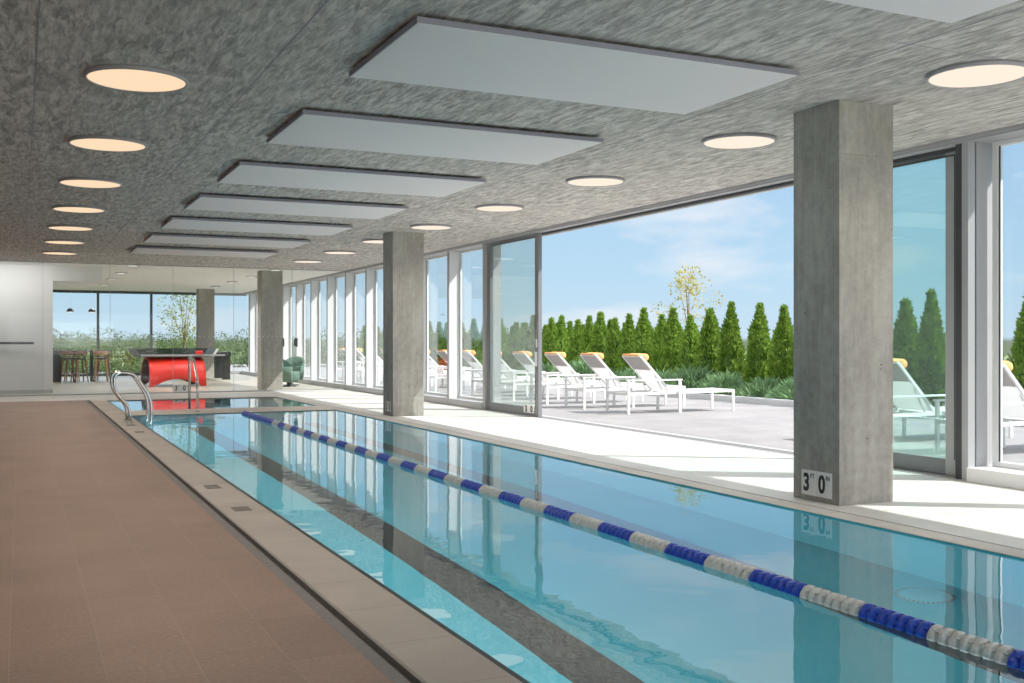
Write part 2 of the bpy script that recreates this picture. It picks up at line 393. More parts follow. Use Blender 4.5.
struct('wall_lounge', B(-3, .75, 28.7, 28.95, 0, 2.83), M['wall'], label='white wall behind the glass partition at the far left', cat='wall')
struct('wall_lounge_return', B(.6, .75, 28.95, 35.6, 0, HC), M['wall'], label='white return wall beside the bar table', cat='wall')
struct('ceiling_soffit', B(-3, 1.92, 28.7, 32.0, 2.83, HC), M['wall'], label='white dropped soffit over the far wall', cat='soffit')
struct('baseboard_lounge', B(-3, .75, 28.66, 28.7, 0, .09), M['curb'], label='pale base strip of the white far wall', cat='baseboard')
e = empty('wall_rail', (-.4, 28.6, 1.26)); tag(e, 'thin dark horizontal rail on the white wall at the far left', 'rail')
mb = B(-1.5, .72, -.025, .0, -.03, .03); mb.build('rail', M['dark'], e)
for x in (-1.2, .1, .6): B(x-.01, x+.01, 0, .1, -.015, .015).build('bracket', M['dark'], e)

# ------------------------------------------------------------------ glass partition
gp = empty('wall_partition', (0, YP, 0)); tag(gp, 'frameless glass partition across the far end of the pool deck', 'glass wall', None, 'structure')
js = [-2.98, -1.0, .5, 2.0, 3.48, 4.98, 6.49, 7.96]
for k in range(len(js)-1):
    B(js[k]+.004, js[k+1]-.004, -.006, .006, .03, HC-.02).build('pane', M['partL'] if k < 2 else M['part'], gp)
    if k: B(js[k]-.004, js[k]+.004, -.006, .006, .03, HC-.02).build('joint', M['seam'], gp)
B(-3, 7.96, -.02, .02, .002, .03).build('floor_channel', M['alu'], gp)
B(-3, 7.96, -.02, .02, HC-.02, HC-.001).build('head_channel', M['alu'], gp)
mb = MB(); x = -2.9
while x < 7.9: mb.box(x, x+.022, -.008, -.007, 1.42, 1.442); x += .115
mb.build('dot_strip', M['dots'], gp)

# ------------------------------------------------------------------ depth signs
def text_mesh(s, size, bold, mat, parent, loc, rot, name='numeral', sx=1):
    cu = bpy.data.curves.new('t', 'FONT'); cu.body = s; cu.size = size; cu.offset = bold; cu.extrude = .0012; cu.align_x = 'CENTER'; cu.align_y = 'CENTER'
    o = bpy.data.objects.new('t', cu); COL.objects.link(o); bpy.context.view_layer.update()
    me = bpy.data.meshes.new_from_object(o.evaluated_get(bpy.context.evaluated_depsgraph_get()))
    bpy.data.objects.remove(o); me.materials.clear(); me.materials.append(mat); me.name = name
    n = bpy.data.objects.new(name, me); COL.objects.link(n); n.parent = parent; n.location = loc; n.rotation_euler = rot; n.scale = (sx, 1, 1); return n
def depth_sign(loc, rz, w, h, label, gap=.002, extra=True):
    # local frame: faces -Y, x to the right
    e = empty('depth_marker_sign', loc, rz); tag(e, label, 'sign', 'depth signs beside the pool')
    for i, (big, sm) in enumerate((('3','FT'), ('0','IN'))):
        cx = (-w/4 if i == 0 else w/4)
        p = B(cx-w/4+gap, cx+w/4-gap, -.006, 0, -h/2, h/2).build('plate', M['sign'], e, bevel=.004)
        text_mesh(big, h*.95*(1 if extra else 1.12), h*(.035 if extra else .05), M['ink'], p, (cx-(w*.07 if extra else 0), -.0075, -.005), (PI/2, 0, 0), sx=.78 if extra else w/h*.36)
        if extra: text_mesh(sm, h*.25, h*.004, M['ink'], p, (cx+w*.125, -.0075, h*.27), (PI/2, 0, 0), 'unit', sx=.9)
    return e

# ------------------------------------------------------------------ columns
for k, (nm) in enumerate(('near', 'second', 'third', 'far')):
    y = 6.32 + 10.88*k; x0, x1 = 5.85, 6.42
    col = empty('concrete_column', (x0, y, 0))
    tag(col, {'near':'large square raw concrete column nearest the camera, standing beside the pool', 'second':'square concrete column at the middle of the pool, before the window fins',
              'third':'square concrete column just behind the glass partition beside the green chairs', 'far':'square concrete column farthest away, against the end windows of the lounge'}[nm], 'column', 'concrete columns in a row')
    B(0, x1-x0, 0, .54, 0, 2.79).build('shaft', M['column'], col, bevel=.004)
    B(0, x1-x0, 0, .54, 2.7905, HC).build('cap', M['column'], col, bevel=.003)
depth_sign((5.848, 6.575, .145), -PI/2, .36, .205, 'white 3 ft 0 in depth sign on the side of the near concrete column')
depth_sign((5.848, 17.44, .16), -PI/2, .26, .17, 'white 3 ft 0 in depth sign at the foot of the second concrete column', extra=False)
depth_sign((3.68, YP-.012, .125), 0, .39, .18, 'white 3 ft 0 in sign on the glass before the red table')

# ------------------------------------------------------------------ windows along the terrace side
GX = 8.26   # glass plane
win_n = [0]
def window_bay(y0, y1, root=None, label=None, last=False, z0=.13):
    win_n[0] += 1
    r = empty('window_%d' % win_n[0], (0, 0, 0)); tag(r, label or 'tall fixed window between aluminium fins', 'window', None, 'structure')
    B(GX-.006, GX+.006, y0+.05, y1-.05, z0, HC-.06).build('pane', M['win'], r)
    f = MB().box(GX-.03, GX+.04, y0, y0+.055, z0, HC-.05).box(GX-.03, GX+.04, y1-.055, y1, z0, HC-.05)
    f.box(GX-.03, GX+.04, y0+.055, y1-.055, HC-.09, HC-.05).box(GX-.03, GX+.04, y0+.055, y1-.055, z0, z0+.05)
    f.build('frame', M['alulight'], r)
    g = MB().box(GX-.012, GX-.008, y1-.075, y1-.055, z0+.05, HC-.09)
    g.build('gasket', M['dark'], r)
    return r
fin_ys = [18.15, 20.02] + [18.25+1.86*k for k in range(2, 13)]
for k in range(12):
    window_bay(fin_ys[k], fin_ys[k+1], label='tall fixed window bay, %s along from the far sliding door' % ORD[k])
window_bay(fin_ys[12], YF-.05, label='last narrow window bay at the far corner of the lounge')
for y0, y1 in ((6.88-1.86*(k+1), 6.88-1.86*k) for k in range(7)):
    window_bay(y0, y1, label='fixed window nearer than the sliding door opening')
t = 0
for k, y in enumerate(fin_ys[1:] + [6.88-1.86*(q+1) for q in range(6)]):
    e = empty('trim_%d' % (k+1), (0, y, 0)); tag(e, 'vertical aluminium window fin', 'trim', None, 'structure')
    B(XW+.04, GX-.03, -.035, .035, .13, HC-.05).build('fin', M['alulight'], e)
    B(XW+.025, XW+.04, -.045, .045, .13, HC-.05).build('fin_nose', M['alu'], e)
struct('trim_head', MB().box(XW-.02, GX+.10, YB, YF, HC-.05, HC-.001).box(XW-.045, XW-.02, YB, YF, HC-.03, HC-.001), M['alutop'], label='grey aluminium head channel along the top of the windows', cat='trim')
struct('trim_sill', MB().box(XW-.03, GX+.08, 18.16, YF, 0, .13), M['alu'], label='grey aluminium sill under the far windows', cat='trim', bevel=.004)
struct('trim_sill_near', MB().box(XW-.03, GX+.08, YB, 6.93, 0, .13), M['alulight'], label='pale aluminium sill under the near right window', cat='trim', bevel=.004)
struct('trim_track', MB().box(XW-.14, GX+.12, 6.93, 18.16, -.12, -.004).box(XW-.02, XW+0., 6.93, 18.16, -.004, .006).box(XW+.10, XW+.11, 6.93, 18.16, -.004, .006).box(XW+.2, XW+.21, 6.93, 18.16, -.004, .006), M['alu'], label='metal floor track of the sliding glass doors', cat='trim')
struct('trim_track_top', MB().box(XW+.10, XW+.13, 7.0, 18.1, HC-.085, HC-.05).box(XW+.22, XW+.25, 7.0, 18.1, HC-.07, HC-.05), M['dark'], label='dark upper track of the sliding glass doors', cat='trim')
# posts bounding the sliding doors
mb = MB().box(XW-.01, XW+.08, 6.93, 7.00, 0, HC-.05).box(XW+.10, GX+.06, 6.93, 6.99, 0, HC-.05)
struct('trim_post_near', mb, M['alu'], label='aluminium post between the near window and sliding door', cat='trim')
struct('trim_post_gap', B(XW+.02, GX+.05, 7.005, 7.10, 0, HC-.05), M['dark'], label='dark recess beside the sliding door', cat='trim')
struct('trim_post_far', MB().box(XW-.01, XW+.10, 18.04, 18.16, 0, HC-.05).box(XW+.1, GX+.06, 18.08, 18.16, 0, HC-.05), M['alu'], label='aluminium post between the sliding door and far windows', cat='trim')
def sliding_door(n, x, y0, y1, mat, label, handle_y=None):
    r = empty('door_%d' % n, (0,0,0)); tag(r, label, 'door', None, 'structure')
    zt = HC-.055; w = .115
    B(x-.005, x+.005, y0+w, y1-w, .15, zt-.06).build('pane', mat, r)
    f = MB().box(x-.035, x+.035, y0, y0+w, .005, zt).box(x-.035, x+.035, y1-w, y1, .005, zt).box(x-.03, x+.03, y0+w, y1-w, .005, .16).box(x-.03, x+.03, y0+w, y1-w, zt-.06, zt)
    f.build('frame', M['aludark'], r, bevel=.003)
    g = MB().box(x-.037, x-.031, y0+w, y0+w+.012, .16, zt-.06).box(x-.037, x-.031, y1-w-.012, y1-w, .16, zt-.06).box(x-.037, x-.031, y0+w, y1-w, zt-.07, zt-.055)
    g.build('gasket', M['dark'], r)
    if handle_y:
        h = MB().box(x-.06, x-.035, handle_y-.018, handle_y+.018, .88, 1.12).box(x-.045, x-.035, handle_y-.02, handle_y+.02, 1.2, 1.34)
        h.build('handle', M['alulight'], r)
    return r
sliding_door(1, XW+.06, 15.87, 18.02, M['door'], 'slid back glass door panel at the far side of the terrace opening', 15.93)
#sliding_door(2, XW+.19, 16.33, 18.44, M['door'], 'second glass door leaf stacked behind the far one')
sliding_door(2, XW+.18, 7.10, 8.92, M['doorR'], 'green tinted glass door panel beside the near concrete column')
MB().box(XW+.145, XW+.17, 7.10, 7.33, .005, HC-.055).box(XW+.09, XW+.13, 7.09, 7.15, .005, HC-.055).build('outer_stile', M['alu'], bpy.data.objects['door_2'])
depth_sign((XW+.022, 16.22, .13), -PI/2, .42, .14, 'small 3 ft 0 in sign at the foot of the far sliding door', extra=False)
# far end glazing
xs = [.75, 2.65, 4.55, 6.45, 8.2]
for k in range(4):
    win_n[0] += 1
    r = empty('window_%d' % win_n[0], (0,0,0)); tag(r, 'large end window of the lounge, %s from the left' % ORD[k], 'window', None, 'structure')
    B(xs[k]+.04, xs[k+1]-.04, YF, YF+.012, .12, HC-.1).build('pane', M['win'], r)
    MB().box(xs[k]-.045, xs[k]+.045, YF-.08, YF+.06, 0, HC).box(xs[k]+.045, xs[k+1]-.045, YF-.06, YF+.06, HC-.1, HC).box(xs[k]+.045, xs[k+1]-.045, YF-.06, YF+.06, 0, .12).build('frame', M['darkmull'] if k < 3 else M['alutop'], r)
# black door pulls on the white fins
for k in (8, 9):
    t_ = [o for o in bpy.data.objects if o.name.startswith('trim_') and o.type == 'EMPTY' and abs(o.location.y-(18.25+1.86*k)) < .01][0]
    MB().box(XW-.03, XW+.06, -.09, -.05, 1.13, 1.41).box(XW-.06, XW-.03, -.085, -.055, 1.17, 1.37).build('pull_plate', M['black'], t_)['label'] = 'black pull plate'

# ------------------------------------------------------------------ ceiling lights
def ceiling_light(x, y, r, mat, label, group):
    e = empty('ceiling_light', (x, y, HC)); tag(e, label, 'light', group)
    MB().lathe([(r*1.0, -.0), (r*1.0, -.03), (r*.95, -.032), (r*.935, -.028), (r*.925, -.002)], n=56).build('rim', M['rim'], e)
    MB().lathe([(r*.933, -.020), (r*.93, -.025), (.01, -.025)], n=56).build('diffuser', mat, e)
    return e
for k in range(8):
    ceiling_light(.765, 5.24+2.72*k, .36, M['diff_warm'], 'round warm ceiling light in the left row, %s nearest' % ORD[k] if k else 'round warm ceiling light in the left row, above the camera', 'left row of round ceiling lights')
for k in range(8):
    ceiling_light(6.16, 5.27+2.72*k, .35, M['diff_white'], 'round pale ceiling light on the window side, %s from the camera' % ORD[k], 'window side row of round ceiling lights')
for k in range(4): ceiling_light(2.54, 27.5+3.2*k, .16, M['diff_far'], 'small round lounge ceiling light of the left line, %s behind the glass' % ORD[k], 'lounge ceiling lights')
for k in range(4): ceiling_light(6.12, 27.6+3.1*k, .16, M['diff_far'], 'small round lounge ceiling light near the columns, %s behind the glass' % ORD[k], 'lounge ceiling lights')

# ------------------------------------------------------------------ acoustic panels
for k in range(8):
    y1 = 4.38 + 2.685*k; y0 = y1-1.38
    e = empty('ceiling_panel', (3.49, (y0+y1)/2, 3.152)); tag(e, 'large pale grey acoustic ceiling panel over the pool, %s from the camera' % ORD[k], 'panel', 'acoustic ceiling panels')
    hx, hy = 1.41, .69
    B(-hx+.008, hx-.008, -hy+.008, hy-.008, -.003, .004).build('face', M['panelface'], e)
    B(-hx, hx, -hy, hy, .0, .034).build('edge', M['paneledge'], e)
    mb = MB()
    for sx in (-1, 1):
        for sy in (-1, 1): mb.box(sx*1.1-.02, sx*1.1+.02, sy*.5-.02, sy*.5+.02, .034, .059)
    mb.build('hanger', M['alu'], e)

# ------------------------------------------------------------------ grab rails
def grab_rail(y, label):
    e = empty('grab_rail', (1.60, y, 0)); tag(e, label, 'handrail', 'pool ladder grab rails')
    pts = [(0,0,0), (0,0,.14), (-.30,0,.60), (-.20,0,.82), (.06,0,.82), (.30,0,.70), (.58,0,.28), (.62,0,.12), (.62,0,-.55)]
    pts = [(0,0,-.0), (0,0,.22), (-.24,0,.52), (-.24,0,.80), (.06,0,.80), (.33,0,.36), (.33,0,-.55)]
    MB().tube(fillet(pts, .17, 8), .0245, 14).build('tube', M['steel'], e)
    MB().lathe([(.05,0),(.05,.012),(.03,.02)], n=24).build('foot_flange', M['steel'], e)
grab_rail(17.75, 'polished steel grab rail at the left pool edge, nearer of the pair')
grab_rail(18.3, 'polished steel grab rail at the left pool edge, farther of the pair')
e = empty('grab_rail', (2.97, 20.0, 0)); tag(e, 'tall polished steel handrail standing on the coping between the two pools', 'handrail')
MB().tube(fillet([(0,-.12,0), (0,-.12,.55), (0,.42,.98), (0,.9,1.0), (0,.9,-.5)], .12, 8), .0235, 14).build('tube', M['steel'], e)
MB().lathe([(.05,0),(.05,.012),(.03,.02)], (0,-.12,0), n=24).build('foot_flange', M['steel'], e)

# ------------------------------------------------------------------ lane rope
RX = 3.68
rope = empty('lane_rope', (RX, 0, -.012)); tag(rope, 'blue and white float lane rope stretched down the middle of the pool', 'lane rope')
def float_mesh(n_disc, seg):
    mb = MB(); w = seg/n_disc; R = .056
    for i in range(n_disc):
        t0 = i*w
        def mod(a, t): return 1 - .07*max(0, math.cos(4*a + (0 if (i % 2) else PI)))
        mb.lathe([(R*.5, t0+w*.0), (R*.72, t0+w*.02), (R*.76, t0+w*.28), (R*.97, t0+w*.34), (R, t0+w*.42), (R, t0+w*.80), (R*.97, t0+w*.88), (R*.72, t0+w*.95)], axis='y', n=24, mod=mod)
        for q in range(6):   # ribs that close the gap between discs
            a = q*PI/3 + .3; c, s_ = math.cos(a), math.sin(a)
            mb.box(-.004, .004, t0, t0+w*.4, R*.6, R*.95, mtx=Matrix.Rotation(a, 4, 'Y'))
    return mb
SEG = .4145
proto = float_mesh(7, SEG-.004)
pb = proto.build('float_section', M['blue'], rope); pw = pb.copy(); pw.data = pb.data.copy(); pw.data.materials[0] = M['white']; COL.objects.link(pw)
y = 5.49 + SEG*27; k = 0     # blue from 5.04 to 5.49 and so on
start = 5.045 - SEG*14
segs = int((YE-.02-start)/SEG)
for i in range(segs):
    y0 = start + i*SEG
    blue = (i % 2 == 0) or y0 > 16.3
    if i == 0: o = pb
    elif i == 1: o = pw
    else: o = (pb if blue else pw).copy(); COL.objects.link(o)
    o.parent = rope; o.location = (0, y0, 0)
MB().tube([(0,-3.9,0), (0,YE-.02,0)], .006, 8).build('cable', M['steel'], rope)

# ------------------------------------------------------------------ terrace
struct('floor_terrace', B(GX+.12, 13.9, YB, 60, -.15, -.003), M['paver'], label='grey paver terrace outside the windows', cat='terrace')
struct('trim_curb', B(13.9, 14.1, YB, 60, -.15, .12), M['curb'], label='low concrete curb at the back of the terrace', cat='curb', bevel=.01)
struct('floor_planter', B(14.1, 17.2, YB, 60, -.3, .05), M['soil'], label='planting bed behind the curb', cat='planting bed')
struct('floor_meadow', MB().add([(-300,-100,-3.2),(300,-100,-3.2),(300,500,-3.2),(-300,500,-3.2)], [(0,1,2,3)]), M['grass'], label='green land beyond the building', cat='ground')
# ------------------------------------------------------------------ sun loungers
def make_lounger():
    r = empty('sun_lounger')
    W = .66; hy = W/2; F = M['white_metal']
    # side rails and foot end, local x from head (0) to foot (2.3)
    mb = MB()
    for s in (-1, 1): mb.bar((0, s*hy, .36), (2.36, s*hy, .38), .03, .045)
    mb.bar((2.36, -hy, .38), (2.36, hy, .38), .03, .045).bar((0, -hy, .36), (0, hy, .36), .03, .045).bar((1.0, -hy, .36), (1.0, hy, .36), .03, .03)
    mb.build('frame', F, r)
    for s in (-1, 1):
        MB().bar((0.02, s*(hy+.035), 0), (0.02, s*(hy+.035), .60), .035, .045).build('leg', F, r)
        MB().bar((1.12, s*(hy+.035), 0.0), (1.12, s*(hy+.035), .60), .035, .045).build('leg', F, r)
        MB().bar((2.34, s*hy, 0), (2.34, s*hy, .37), .035, .045).build('leg', F, r)
        MB().bar((-.02, s*(hy+.035), .605), (1.16, s*(hy+.035), .605), .05, .022).build('armrest', F, r)
    for s in (-1, 1):   # sling surface, slightly sagging
        pass
    g = MB(); n = 8; vs = []
    for i in range(n+1):
        x = .98 + (2.34-.98)*i/n
        for j in range(7):
            yy = -hy + 2*hy*j/6; z = .385 + .02*i/n - .018*(1-(2*j/6-1)**2)
            vs.append((x, yy, z))
    g.add(vs, [(i*7+j, (i+1)*7+j, (i+1)*7+j+1, i*7+j+1) for i in range(n) for j in range(6)], True)
    o = g.build('seat_sling', M['mesh_white'], r); md = o.modifiers.new('t', 'SOLIDIFY'); md.thickness = .012
    # backrest from hinge (.95,.40) up to (-.12,1.05)
    a = Vector((.95, 0, .39)); b = Vector((.32, 0, 1.03))
    mb = MB()
    for s in (-1, 1): mb.bar(a+Vector((0, s*(hy-.02), 0)), b+Vector((0, s*(hy-.02), 0)), .03, .035)
    mb.bar(b+Vector((0, -hy+.02, 0)), b+Vector((0, hy-.02, 0)), .035, .03)
    fr = mb.build('backrest_frame', F, r)
    def slab(t0, t1, m, name):
        p = a.lerp(b, t0); q = a.lerp(b, t1); nrm = Vector((.52, 0, .85))*.006
        y_ = hy-.035
        vs = [p+Vector((0,-y_,0))-nrm, p+Vector((0,y_,0))-nrm, q+Vector((0,y_,0))-nrm, q+Vector((0,-y_,0))-nrm]
        vs += [v+2*nrm for v in vs]
        MB().add(vs, [(0,1,2,3),(4,7,6,5),(0,4,5,1),(1,5,6,2),(2,6,7,3),(3,7,4,0)]).build(name, m, fr)
    slab(0.02, .62, M['mesh_white'], 'lower_sling'); slab(.62, .985, M['mesh_taupe'], 'head_sling')
    for s in (-1, 1): MB().bar((.62, s*(hy-.05), .70), (.82, s*(hy-.05), .37), .018, .018).build('back_strut', F, r)
    # bolster pillow draped over the top
    c = a.lerp(b, .90) + Vector((.075, 0, .045)); mb = MB()
    prof = [(.01, -hy*.86), (.05, -hy*.84), (.068, -hy*.72), (.072, 0), (.068, hy*.72), (.055, hy*.84), (.01, hy*.86)]
    mb.lathe(prof, (c.x, 0, c.z), axis='y', n=20)
    pil = mb.build('pillow', M['orange'], r)
    q = b + Vector((-.03, 0, .01))
    MB().box(q.x-.012, q.x+.16, -hy*.8, hy*.8, q.z-.004, q.z+.03).build('pillow_strap', M['orange'], pil, bevel=.01)
    return r
lproto = make_lounger()
spots = [(4.9, 'nearest the camera, outside the right hand window, beyond the frame'), (6.5,'second from the near end'), (8.58, 'seen through the near right window'), (10.15, 'seen through the green tinted door panel'),
         (16.2, 'nearest of the three in the open doorway'), (17.8, 'middle of the three in the open doorway'), (19.35, 'farthest of the three in the open doorway')]
spots = spots[2:]
for k in range(10): spots.append((20.95+1.58*k, None))
j = 0
for k, (y, w) in enumerate(spots):
    o = lproto if k == 0 else dup(lproto)
    o.location = (9.76, y, 0)
    if w is None:
        w = '%s past the open doorway, seen through the glass' % ORD[j]; j += 1
    tag(o, 'white lounger with orange pillow, ' + w, 'sun lounger', 'sun loungers in a row on the terrace')

# ------------------------------------------------------------------ plants
def leaf_mesh(name, pts_fn, n, mats, size, seed, up=.0, aspect=.45):
    rg = random.Random(seed); vs = []; fs = []
    for i in range(n):
        p, d = pts_fn(rg)
        d = (d + Vector((rg.gauss(0,.35), rg.gauss(0,.35), rg.gauss(0,.35)+up))).normalized()
        sd = d.cross(Vector((rg.gauss(0,1), rg.gauss(0,1), rg.gauss(0,1)))).normalized()
        s = size*rg.uniform(.6, 1.35); o = len(vs)
        vs += [p, p + d*s*.5 + sd*s*aspect*.5, p + d*s, p + d*s*.5 - sd*s*aspect*.5]
        fs.append((o, o+1, o+2, o+3))
    me = bpy.data.meshes.new(name); me.from_pydata([tuple(v) for v in vs], [], fs)
    for m in mats: me.materials.append(m)
    me.update(); return me
def obj_of(name, me, parent=None, loc=(0,0,0)):
    o = bpy.data.objects.new(name, me); COL.objects.link(o); o.parent = parent; o.location = loc; return o
def arbor_profile(t, rg):   # radius factor over height 0..1
    if t > .7: return .015 + .52*((1-t)/.3)**1.5
    return (.05 + .95*min(1, (1-t)*1.35)**.85)*min(1, .55+t*4)*(1 if t < .97 else .4)
def make_arbor(seed):
    rg0 = random.Random(seed); lob = [(rg0.uniform(0, 2*PI), rg0.uniform(.1,.95), rg0.uniform(.10,.28)) for _ in range(22)]
    def fn(rg):
        t = 1-abs(1-rg.random()**.9); a = rg.uniform(0, 2*PI)
        bmp = 0
        for la, lt, ls in lob:
            da = math.atan2(math.sin(a-la), math.cos(a-la)); bmp += ls*math.exp(-(da*da)/.25-((t-lt)**2)/.006)
        r = .43*arbor_profile(t, rg)*(.74+bmp)*rg.uniform(.82, 1.0)
        return Vector((r*math.cos(a), r*math.sin(a), t*2.22+.03)), Vector((math.cos(a)*.55, math.sin(a)*.55, .95))
    return leaf_mesh('foliage', fn, 4200, [M['hedgeA']], .115, seed, .1, .38)
arb = [make_arbor(s) for s in (11, 12, 13, 14)]
mb = MB().lathe([(.12,.02), (.25,.2), (.27,.8), (.18,1.4), (.07,1.85), (.01,2.0)], n=12); core = mb.build('dark_core', M['hedgecore']).data  # solid dark core added to block light inside each arborvitae
bpy.data.objects.remove(bpy.data.objects['dark_core'])
trunk_me = MB().tube([(0,0,0),(0.01,0,.4)], [.035,.03], 8).build('stem', M['bark']); tm = trunk_me.data; bpy.data.objects.remove(trunk_me)
XH = 15.3
def yfrom(px, X):
    f = 1040; th = math.atan2(492, 1040); s, c = math.sin(th), math.cos(th)
    return (f*X/c/(px-20) - X*s)/c
open_y = [17.6, 18.35, 19.2, 20.1, 20.95, 21.7, 22.45, 23.2, 23.9, 24.6, 25.4, 26.2, 27.0, 27.8, 28.7, 29.6]
rg = random.Random(5)
def arbor(y, h, label, group, x=None):
    e = empty('arborvitae', (x if x else XH + rg.uniform(-.12,.12), y, .04), rg.uniform(0, 6.3)); e.scale = (rg.uniform(.9,1.08),)*2 + (h/2.42,)
    tag(e, label, 'tree', group)
    obj_of('foliage', arb[rg.randrange(4)], e); obj_of('dark_core', core, e); obj_of('stem', tm, e)
hts = [2.0, 2.15, 2.22, 2.28, 2.15, 2.0, 2.2, 2.05, 2.25, 2.1, 2.0, 2.2, 2.1, 2.0, 2.15, 2.1]
for k, y in enumerate(open_y): arbor(y, hts[k], 'slender green arborvitae, %s leftward from the large concrete column' % ORD[k], 'arborvitae hedge trees')
for k, y in enumerate((14.1, 14.8)): arbor(y, (2.3, 2.15)[k], 'slender arborvitae behind the green tinted door panel, %s one' % ('right', 'left')[k], 'arborvitae hedge trees')
for k, y in enumerate((15.55, 16.25, 16.95)): arbor(y, 2.1, 'slender arborvitae hidden mostly behind the large concrete column', 'arborvitae hedge trees')
for k in range(4): arbor(12.9-.85*k, 2.2, 'slender arborvitae beyond the near right window, %s from the left' % ORD[k], 'arborvitae hedge trees')
for k in range(22): arbor(30.5+.88*k, 2.05+rg.uniform(-.1,.15), 'slender arborvitae of the hedge seen through the far windows', 'arborvitae hedge trees')
# second staggered row fills the gaps
for k in range(16): arbor(22.0+.86*k, 1.85+rg.uniform(-.1,.15), 'shorter arborvitae of the back row behind the hedge', 'back row of arborvitae', XH+.85)
# junipers
def jun_fn_factory(rx, ry, h):
    def fn(rg):
        a = rg.uniform(0, 2*PI); q = rg.random()**.6
        return Vector((rx*q*math.cos(a), ry*q*math.sin(a), h*(1-q*q)*rg.uniform(.3,1))), Vector((math.cos(a)*.9, math.sin(a)*.9, .7))
    return fn
jm = [leaf_mesh('sprays', jun_fn_factory(.55,.65,.42), 1500, [M['juniper']], .24, s, .1, .16) for s in (3, 4)]
for k in range(13):
    y = 14.4 + k*1.25
    e = empty('juniper_shrub', (14.62+rg.uniform(-.1,.1), y, .05), rg.uniform(0,6)); s = rg.uniform(.8,1.15); e.scale = (s, s, s*rg.uniform(.8,1.3))
    tag(e, 'low spreading juniper at the foot of the hedge, %s along the curb from the right' % ORD[k], 'shrub', 'junipers along the curb'); obj_of('sprays', jm[k % 2], e)
# broadleaf trees
def tree_mesh(seed, nclump, R, H, n, size, mat, aspect=.6):
    rg = random.Random(seed); cl = []
    for i in range(nclump):
        a = rg.uniform(0, 2*PI); q = rg.random()**.5; z = rg.uniform(-1, 1)
        cl.append((Vector((R*q*math.cos(a)*math.sqrt(max(.1, 1-z*z)), R*q*math.sin(a)*math.sqrt(max(.1, 1-z*z)), H/2*z)), rg.uniform(.22,.42)*R))
    def fn(rg):
        c, r = cl[rg.randrange(len(cl))]
        d = Vector((rg.gauss(0,1), rg.gauss(0,1), rg.gauss(0,1))).normalized()
        return c + d*r*rg.uniform(.6, 1.05), d
    return leaf_mesh('crown', fn, n, [mat], size, seed, .2, aspect), cl
def small_tree(name, loc, R, H, trunk_h, mat, n, size, seed, label, group, nclump=16):
    e = empty(name, loc); tag(e, label, 'tree', group)
    me, cl = tree_mesh(seed, nclump, R, H, n, size, mat)
    obj_of('crown', me, e, (0, 0, trunk_h + H/2))
    mb = MB().tube([(0,0,0), (.03,0,trunk_h*.5), (0,.02,trunk_h+H*.35)], [.05, .04, .02], 8)
    for c, r in cl[:10]: mb.tube([(0,0,trunk_h*.8), (c.x*.5, c.y*.5, trunk_h+(H/2+c.z)*.45), (c.x, c.y, trunk_h+H/2+c.z)], [.022, .014, .005], 5)
    mb.build('trunk', M['bark'], e); return e
small_tree('young_tree', (18.0, 25.7, -.3), 1.1, 1.5, 2.0, M['yellowleaf'], 900, .085, 21, 'thin young tree with yellowing leaves rising behind the hedge', None, 12)
small_tree('young_tree', (6.35, 46.2, -.5), 1.0, 2.0, 2.0, M['youngleaf'], 900, .11, 22, 'young green tree outside the lounge windows left of the far column', None, 16)
treemesh = [tree_mesh(s, 26, 3.0, 3.2, 11000, .13, M['treegreen'], .6)[0] for s in (31, 32)] + [tree_mesh(s, 26, 3.0, 3.2, 11000, .13, M['treedark'], .6)[0] for s in (33, 34)]
tk = 0
rowspec = [(56, 11, -9, 34, -1.0), (70, 10, -12, 46, -.55), (90, 10, -16, 70, -.35)]
for ri, (yy, n, xa, xb, zc) in enumerate(rowspec):
    for k in range(n):
        x = xa + (xb-xa)*(k+rg.uniform(.4,.6))/n
        e = empty('broadleaf_tree', (x, yy+rg.uniform(-3,3), -3.2)); s = rg.uniform(.85,1.2)*(1 if ri < 2 else 1.4); e.scale = (s, s, 1)
        tag(e, 'round broadleaf tree in the %s line of trees beyond the lounge windows' % ('nearest','middle','farthest')[ri], 'tree', 'trees beyond the end windows, %s line' % ('nearest','middle','farthest')[ri])
        obj_of('crown', treemesh[rg.randrange(4)], e, (0, 0, 3.2+zc+rg.uniform(-.3,.35)))
        obj_of('trunk', tm, e).scale = (5, 5, 7)

# ------------------------------------------------------------------ lounge furniture
# red game table
g = empty('game_table', (4.08, 32.0, 0), .05); tag(g, 'black game table with tilted ends on a curved bright red base behind the glass', 'game table')
mb = MB(); n = 20; m_ = 24; hw, hl, ht = .82, .77, .86; vo = []
def vault(a, s, off=0):   # a 0..1 around the arch, s -1..1 along length
    th = PI*a; yy = -(hw-off)*math.cos(th)*(1+.04*math.sin(th)); zz = (ht-off)*math.sin(th)**.62
    return yy, zz
for off in (0, .04):
    for j in range(m_+1):
        s = -1 + 2*j/m_
        zmin = .22*max(0, 1-(abs(s)/.86)**2.0)   # arched lower edge
        for i in range(n+1):
            a = i/n; yy, zz = vault(a, s, off)
            f = zmin + (1-zmin/ht)*zz
            flare = 1 + .03*(1-zz/ht)
            vo.append((s*hl*flare, yy, f))
fs = []; q = (m_+1)*(n+1)
for j in range(m_):
    for i in range(n):
        a0 = j*(n+1)+i; fs += [(a0, a0+1, a0+n+2, a0+n+1), (q+a0, q+a0+n+1, q+a0+n+2, q+a0+1)]
for i in range(n): fs += [(i, q+i, q+i+1, i+1), (m_*(n+1)+i, m_*(n+1)+i+1, q+m_*(n+1)+i+1, q+m_*(n+1)+i)]
for j in range(m_):
    a0 = j*(n+1); fs.append((a0, a0+n+1, q+a0+n+1, q+a0)); a0 += n; fs.append((a0, q+a0, q+a0+n+1, a0+n+1))
